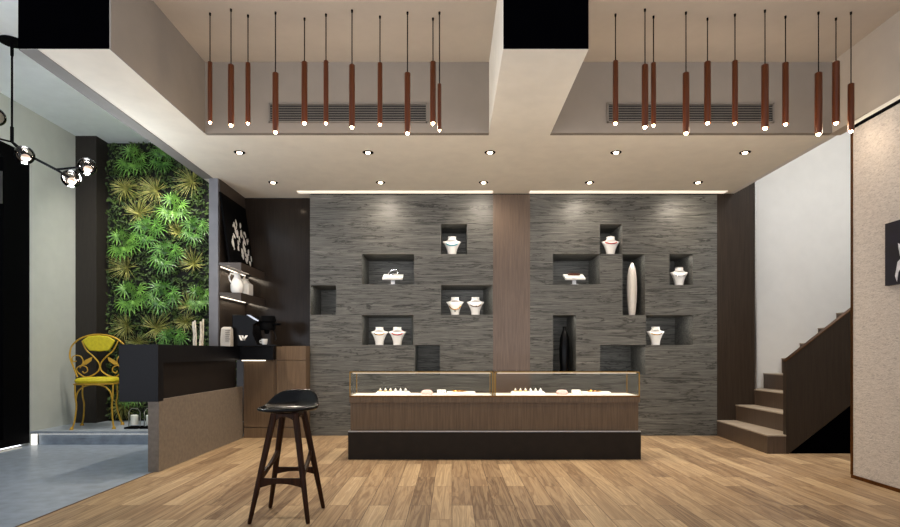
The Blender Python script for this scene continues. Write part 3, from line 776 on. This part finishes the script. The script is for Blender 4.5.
rings=[sring(.45,0,.0),sring(.8,.0,.08),sring(.95,.006,.55),sring(1.0,.022,.9),sring(.985,.034,1.0),sring(.93,.038,1.0),sring(.8,.03,.85),sring(.6,.02,.6),sring(.35,.012,.35),sring(.1,.01,.25)]
so=obj('seat', MB().loft(rings),'leather',sl_,smooth=60)
sub=so.modifiers.new('subsurf','SUBSURF'); sub.levels=1; sub.render_levels=2

# ------------------------------------------------------------------ display counter
YC=5.94; SCF=F/YC
xl=xat(348,YC); xr=xat(641,YC); dC=.43
dc=thing('display_counter','long wooden jewellery counter with brass framed glass case in front of the stone wall','counter',(0,YC,0))
zp=zat(432,YC); zb_=zat(396.5,YC); ztop=zat(371,YC)
bl,brr=xat(350,YC),xat(639.3,YC)
obj('plinth', MB().box(xl,xr,0,dC+.03,0,zp),'plinth',dc,bev=.002)
obj('metal_line', MB().box(xl,xr,.0,dC+.03,zp,zp+.010),'steel',dc)
obj('body', MB().box(bl,brr,.03,dC,zp+.010,zat(402.5,YC)),'mid_wood',dc)
obj('top_band', MB().box(bl-.008,brr+.008,.0,dC+.01,zat(402.5,YC),zb_),'mid_wood',dc)
obj('case_floor', MB().box(bl,brr,.006,dC,zb_,zb_+.008),'white',dc,label='white lined case floor')
obj('case_edge', MB().box(bl-.006,brr+.006,-.004,.006,zb_-.006,zb_+.010).box(bl-.006,brr+.006,dC-.004,dC+.01,zb_-.002,zb_+.014),'bronze',dc)
xm=xat(494.5,YC)
fr=MB(); t_=.011
def bar_(a,b,c,d,e,f): fr.box(a,b,c,d,e,f)
for (a,b) in ((bl-.006,xm-.012),(xm+.002,brr+.006)):
    for y in (0,dC-t_):
        bar_(a,b,y,y+t_,ztop-t_-.006,ztop-.006)
    for x in (a,b-t_):
        bar_(x,x+t_,0,dC,ztop-t_-.006,ztop-.006)
        for y in (0,dC-t_): bar_(x,x+t_,y,y+t_,zb_,ztop-.006)
        bar_(x,x+t_,0,dC,zb_,zb_+.012)
obj('case_frame',fr,'brass',dc)
for (a,b) in ((bl-.006,xm-.012),(xm+.002,brr+.006)):
    g=obj('glass_case', MB().box(a,b,-.001,dC+.001,ztop-.006,ztop),'glass',dc)
    obj('glass_pane', MB().add([(a+.01,.006,zb_+.01),(b-.01,.006,zb_+.01),(b-.01,.006,ztop-.02),(a+.01,.006,ztop-.02)],[(0,1,2,3)]),'glass',g)
    obj('glass_pane', MB().add([(a+.006,.012,zb_+.01),(a+.006,dC-.012,zb_+.01),(a+.006,dC-.012,ztop-.02),(a+.006,.012,ztop-.02)],[(0,1,2,3)]),'glass',g)
    obj('glass_pane', MB().add([(b-.006,.012,zb_+.01),(b-.006,dC-.012,zb_+.01),(b-.006,dC-.012,ztop-.02),(b-.006,.012,ztop-.02)],[(0,1,2,3)]),'glass',g)
    obj('light_strip', MB().box(a+.03,b-.03,.016,.024,ztop-.0245,ztop-.0195),'cove',dc)
    area(((a+b)/2,YC+.05,ztop-.03),b-a-.1,.012,1.7,(255,244,226),(math.radians(-12),0,0))
zf=zb_+.009
def case_set(dx,which):
    w='left' if which==0 else 'right'
    half='the case half nearer the bar' if which==0 else 'the case half nearer the stairs'
    y=YC+.16
    x0=xat(375,y)+dx; x1=xat(411,y)+dx
    t=thing('ring_tray','white ring tray with six cones in %s'%half,'ring tray',((x0+x1)/2,y,zf),0,'ring trays in the glass case')
    n=(x1-x0)/2
    obj('base', MB().loft([[(-n,-.06,0),(n,-.06,0),(n,.06,0),(-n,.06,0)],[(-n*.97,-.055,.012),(n*.97,-.055,.012),(n*.97,.055,.012),(-n*.97,.055,.012)],[(-n*.88,-.035,.028),(n*.88,-.035,.028),(n*.88,.05,.034),(-n*.88,.05,.034)]]),'white',t)
    for k in range(6):
        x=-n*.70+n*1.40*k/5
        obj('cone', MB().lathe([(.017,.026),(.013,.045),(.006,.064),(.002,.068)],(x,0,0),14),'white',t)
        col='gold' if k<3 else 'silver'
        rg=obj('ring', MB().tube([(.016*math.cos(2*PI*q/18),.016*math.sin(2*PI*q/18),.004*math.sin(2*PI*q/18)) for q in range(18)],.0055,6,True),'gold_shine' if k<3 else 'silver',loc=((x0+x1)/2+x,y,zf+.044))
        tag(rg,'%s %s ring on the ring tray in %s'%(ORD[k%3] if True else '',col,half),'ring','rings in the glass case')
    # cushion, pad, long tray
    x=xat(427,y)+dx
    cu_=obj('cushion', MB().loft([[( (.062*a)*math.copysign(abs(math.cos(q))**.7,math.cos(q)),.05*a*math.copysign(abs(math.sin(q))**.7,math.sin(q)),z) for q in [2*PI*k/20 for k in range(20)]] for a,z in ((.9,0),(1,.015),(.95,.032),(.7,.046),(.3,.050))]),'pink',loc=(x,y,zf))
    tag(cu_,'blush pink display cushion in %s'%half,'cushion','display cushions')
    x=xat(441.5,y)+dx
    pd=obj('earring_pad', MB().prism([(-.045,0),(.045,0),(.035,.050),(.02,.050)],-.047,.047,'x'),'white',loc=(x,y,zf),bev=.004)
    tag(pd,'sloped white pad with earrings in %s'%half,'pad','sloped earring pads')
    for k in range(6):
        fx=-.03+.03*(k%3); fz=.020+.016*(k//3)
        er=obj('earring', MB().ball((0,0,0),.005,10,6),'silver' if k%2 else 'black_gloss',loc=(x+fx,y-.045+.065*fz/.050-.004,zf+fz))
        tag(er,'%s stud, %s in the %s row, pad in %s'%('silver' if k%2 else 'black',ORD[k%3],'lower' if k<3 else 'upper',half),'earring','stud earrings')
    x=xat(461,y)+dx; n=.155
    tr=obj('necklace_tray', MB().loft([[(-n,-.05,0),(n,-.05,0),(n,.05,0),(-n,.05,0)],[(-n*.97,-.042,.025),(n*.97,-.042,.025),(n*.97,.042,.034),(-n*.97,.042,.034)]]),'white',loc=(x,y,zf),bev=.005)
    tag(tr,'long low white necklace tray in %s'%half,'tray','necklace trays')
    cn=obj('chain', MB().tube([(-.09+.14*k/24,.018*math.sin(k*.9),  .038+.006*math.cos(k*.9)) for k in range(25)],.008,6),'gold_shine',loc=(x,y,zf))
    tag(cn,'gold chain lying on the long tray in %s'%half,'chain','gold chains')
case_set(0,0); case_set(xat(510,YC+.16)-xat(375,YC+.16),1)

# ------------------------------------------------------------------ things in the niches
YN=YB+.14; SN=F/YN
def nz(py): return EYE+(HZ-py)/S     # niche floor height
def ell(rx,ry,z,n=26,p=.85): return [(rx*math.copysign(abs(math.cos(2*PI*k/n))**p,math.cos(2*PI*k/n)),ry*math.copysign(abs(math.sin(2*PI*k/n))**p,math.sin(2*PI*k/n)),z) for k in range(n)]
BUST=MB().loft([ell(.054,.044,0),ell(.060,.046,.05),ell(.076,.048,.10),ell(.094,.048,.14),ell(.112,.042,.166),ell(.121,.030,.180),ell(.121,.026,.184),ell(.108,.030,.186),ell(.084,.038,.190),ell(.064,.044,.200),ell(.054,.044,.212),ell(.052,.044,.228),ell(.055,.046,.247)]).mesh('bust',50)
BUST.materials.append(M['white'])
for wall_ in NICHES.values():
    for n in wall_:
        a_,b_,c_,d_=nrect(n)
        area(((a_+b_)/2,YB+.05,d_-.012),(b_-a_)*.8,.02,1.2*(b_-a_)/.5,(255,251,244),(math.radians(18),0,0))
def bust(px,py,sc_,label,neck):
    z=nz(py)+.002; X=(px-CX)/SN
    o=link('necklace_bust',BUST,None,loc=(X,YN,z)); o.scale=(sc_,1,sc_); tag(o,label,'bust','white necklace busts in the wall niches')
    mname,drop,rad,lab,bead=neck
    pts=[]
    for k in range(40):
        t=2*PI*k/40; fr_=.5+.5*math.cos(t)
        pts.append((.082*math.sin(t)*sc_, -.056*math.cos(t)-.003, (.204-1.3*drop*fr_**1.3)*sc_))
    m=MB()
    if bead:
        for p in pts[::1]: m.ball(p,rad,8,5)
    else: m.tube(pts,rad,6,True)
    nk=obj('necklace',m,mname,loc=(X,YN,z)); tag(nk,lab,'necklace','necklaces on the white busts')
    return nk
B=[(452,254,1.02,'white necklace bust alone in the topmost niche of the wall beside the bar',('turq',.06,.009,'turquoise bead necklace on the bust in the topmost niche beside the bar',True)),
 (455,314.7,.98,'white necklace bust wearing a gold chain in the niche by the walnut strip',('gold_shine',.10,.007,'long gold necklace on the bust farther from the walnut strip',False)),
 (475.5,314.7,.98,'white necklace bust beside the walnut strip, wearing a drop pendant',('bronze',.07,.006,'bronze necklace with dark drop on the bust next to the walnut strip',False)),
 (379.5,345,.98,'white necklace bust with a thin pale chain in the lower niche beside the bar',('gold_shine',.05,.006,'thin pale gold chain on the bust next to the red beaded one',False)),
 (397.5,345,.98,'white necklace bust with red beads in the lower niche beside the bar',('red',.05,.009,'red bead necklace on the bust in the lower niche beside the bar',True)),
 (610.5,254,1.02,'white necklace bust with red beads in the topmost niche of the wall beside the stairs',('red',.04,.009,'red bead necklace on the bust in the topmost niche beside the stairs',True)),
 (679,285,1.0,'white necklace bust in the small niche nearest the stairs',('silver',.06,.006,'silver necklace on the bust in the niche nearest the stairs',False)),
 (655.5,345,1.0,'white necklace bust standing alone in the wide niche below the white vase',('gold_shine',.05,.006,'fine gold necklace on the bust in the wide niche below the white vase',False))]
for b in B: bust(*b)
for (px,py,dzp,lab) in ((476,314.7,.118,'tiny dark drop hanging from the bronze necklace next to the walnut strip'),(455,314.7,.055,'tiny dark drop under the long gold necklace farther from the walnut strip')):
    d_=obj('pendant_drop', MB().ball((0,0,0),.008,10,7,1.4),'black_gloss',loc=((px-CX)/SN,YN-.058,nz(py)+dzp)); tag(d_,lab,'pendant','pendant drops')
def bstand(px,py,label):
    z=nz(py)+.001; X=(px-CX)/SN
    t=thing('bracelet_stand',label,'display stand',(X,YN,z),0,'bracelet stands')
    obj('foot', MB().box(-.05,.05,-.05,.05,0,.012),'steel',t); obj('stem', MB().box(-.025,.025,-.015,.015,.012,.10),'steel',t)
    obj('platform', MB().loft([[(-.135,-.09,.062),(.135,-.09,.062),(.135,.09,.135),(-.135,.09,.135)],[(-.135,-.10,.085),(.135,-.10,.085),(.135,.08,.165),(-.135,.08,.165)]]),'white',t,bev=.003)
    return X,z
X,z=bstand(393,284.3,'white bracelet stand in the niche at the height of the wall shelves')
b1=obj('bracelet', MB().tube([(.062*math.cos(q),.045*math.sin(q),.012+.03*math.cos(q+1)) for q in [2*PI*k/32 for k in range(32)]],.008,8,True).tube([(.045*math.cos(q)+.03,.035*math.sin(q),.02+.035*math.sin(q)) for q in [2*PI*k/32 for k in range(32)]],.006,8,True),'silver',loc=(X,YN,z+.165))
tag(b1,'twisted silver double bangle on the stand beside the bar','bracelet','bracelets on the stands')
X,z=bstand(574,284.3,'white bracelet stand in the niche beside the tall white vase')
b2=obj('bracelet', MB().tube([(.075*math.cos(q),.05*math.sin(q),.012*math.sin(q)) for q in [2*PI*k/32 for k in range(32)]],.011,8,True),'copper',loc=(X,YN,z+.15))
tag(b2,'copper brown bangle on the stand beside the tall white vase','bracelet','bracelets on the stands')
def ribbed(prof,ribs,seg=48):
    m=MB(); rings=[]
    for r_,z_ in prof:
        rings.append([(r_*(1+.05*math.cos(ribs*2*PI*k/seg))*math.cos(2*PI*k/seg),r_*(1+.05*math.cos(ribs*2*PI*k/seg))*math.sin(2*PI*k/seg),z_) for k in range(seg)])
    return m.loft(rings)
vz=nz(315)+.001
v=obj('vase', ribbed([(.038,0),(.046,.05),(.060,.20),(.066,.38),(.060,.54),(.044,.64),(.024,.685),(.016,.70),(.02,.715),(.012,.715)],9),'pearl_vase',loc=((632-CX)/SN,YN,vz)); tag(v,'tall slender ribbed white vase in the narrow upright niche','vase')
vz=nz(375)+.001
v=obj('vase', MB().lathe([(.050,0),(.058,.06),(.070,.22),(.072,.36),(.060,.50),(.035,.58),(.024,.60),(.024,.635),(.03,.65),(.02,.65)],seg=32),'black_gloss',loc=((564.5-CX)/SN,YN,vz)); tag(v,'tall slender black vase in the narrow niche behind the counter','vase')

# ------------------------------------------------------------------ picture on the right wall
pc=thing('picture','dark navy canvas showing a pale bust with jewellery on the sand plaster wall','picture',(3.527,4.6,0))
yf=F*3.505/(886-CX); z1=zat(224,yf); z0=zat(286,yf)
obj('canvas', MB().box(-.03,.002,3.95-4.6,yf-4.6,z0,z1),'canvas',pc)
m=MB()
def fpoly(L_,d=-.033):
    vs=[]
    for px,py in L_:
        y=F*3.494/(px-CX); vs.append((d,y-4.6,zat(py,y)))
    m.add(vs,[tuple(range(len(vs)))])
fpoly([(898,243),(903,246),(904,256),(900,256),(898.5,249)])
fpoly([(897.5,262),(901,258),(908,260),(910,280),(904,282),(901,268),(898.5,272),(897,282),(895,276)])
fpoly([(904,243),(912,240),(920,248),(915,258),(906,257)])
obj('bust_print',m,'silver_paint',pc,label='pale grey painted bust')

# ------------------------------------------------------------------ light
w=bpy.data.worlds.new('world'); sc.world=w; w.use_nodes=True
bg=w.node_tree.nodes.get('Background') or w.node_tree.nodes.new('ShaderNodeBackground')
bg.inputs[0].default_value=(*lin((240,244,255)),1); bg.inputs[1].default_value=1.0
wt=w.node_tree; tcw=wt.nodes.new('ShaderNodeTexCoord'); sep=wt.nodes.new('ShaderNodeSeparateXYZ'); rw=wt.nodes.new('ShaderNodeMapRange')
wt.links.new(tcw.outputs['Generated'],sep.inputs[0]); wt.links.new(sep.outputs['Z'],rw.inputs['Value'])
rw.inputs['From Min'].default_value=-.06; rw.inputs['From Max'].default_value=.10; rw.inputs['To Min'].default_value=3.3; rw.inputs['To Max'].default_value=.55  # stronger below the horizon, added to brighten the ceilings
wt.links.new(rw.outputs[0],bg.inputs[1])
# added stairwell lamp and living wall spots, both out of view; globe lamps
def added_ceiling_panel(x,y,z,sx,sy,power,col,label):
    t=obj('added_ceiling_lamp', MB().box(x-sx/2,x+sx/2,y-sy/2,y+sy/2,z-.03,z-.005),'cove'); tag(t,label,'lamp')
    area((x,y,z-.04),sx,sy,power,col)
added_ceiling_panel(5.2,5.2,5.2,1.2,1.8,82,(240,246,255),'added flat white lamp out of view, lighting the stairwell')  # unseen lamp added to light the stairwell
for i,x in enumerate((-3.80,-3.48,-3.16)):
    t=thing('added_plant_spotlight','%s added black spotlight from the pale wall, hidden from view, lighting the plants'%ORD[i],'spotlight',(x,6.9,LZ),0,'added spotlights for the living wall')  # added lamps, hidden behind the beam, to light the plants
    obj('can', MB().lathe([(.03,-.09),(.032,0)],seg=14),'black',t); obj('lamp_lens', MB().lathe([(.026,-.094),(.024,-.091)],seg=14),'spot_lens',t)
    spot((x,6.9,LZ-.11),92,(255,250,240),85,.8,.03,aim=(x-.2-.25*(2-i),7.9,1.9))
for g in ((87,166.5,.16),(71,178.5,.05),(24.5,155,-.12)):
    p=lp(*g); point((p[0]+cx0,cy+p[1],p[2]-.1),26,(240,248,255),.06)

vs_=sc.view_settings
sc.display_settings.display_device='sRGB'
vs_.view_transform='Standard'; vs_.look='None'; vs_.gamma=1; vs_.exposure=0.0; vs_.use_curve_mapping=False
try:
    sc.cycles.use_denoising=True; sc.cycles.max_bounces=10; sc.cycles.transparent_max_bounces=16; sc.cycles.sample_clamp_indirect=6
except Exception: pass
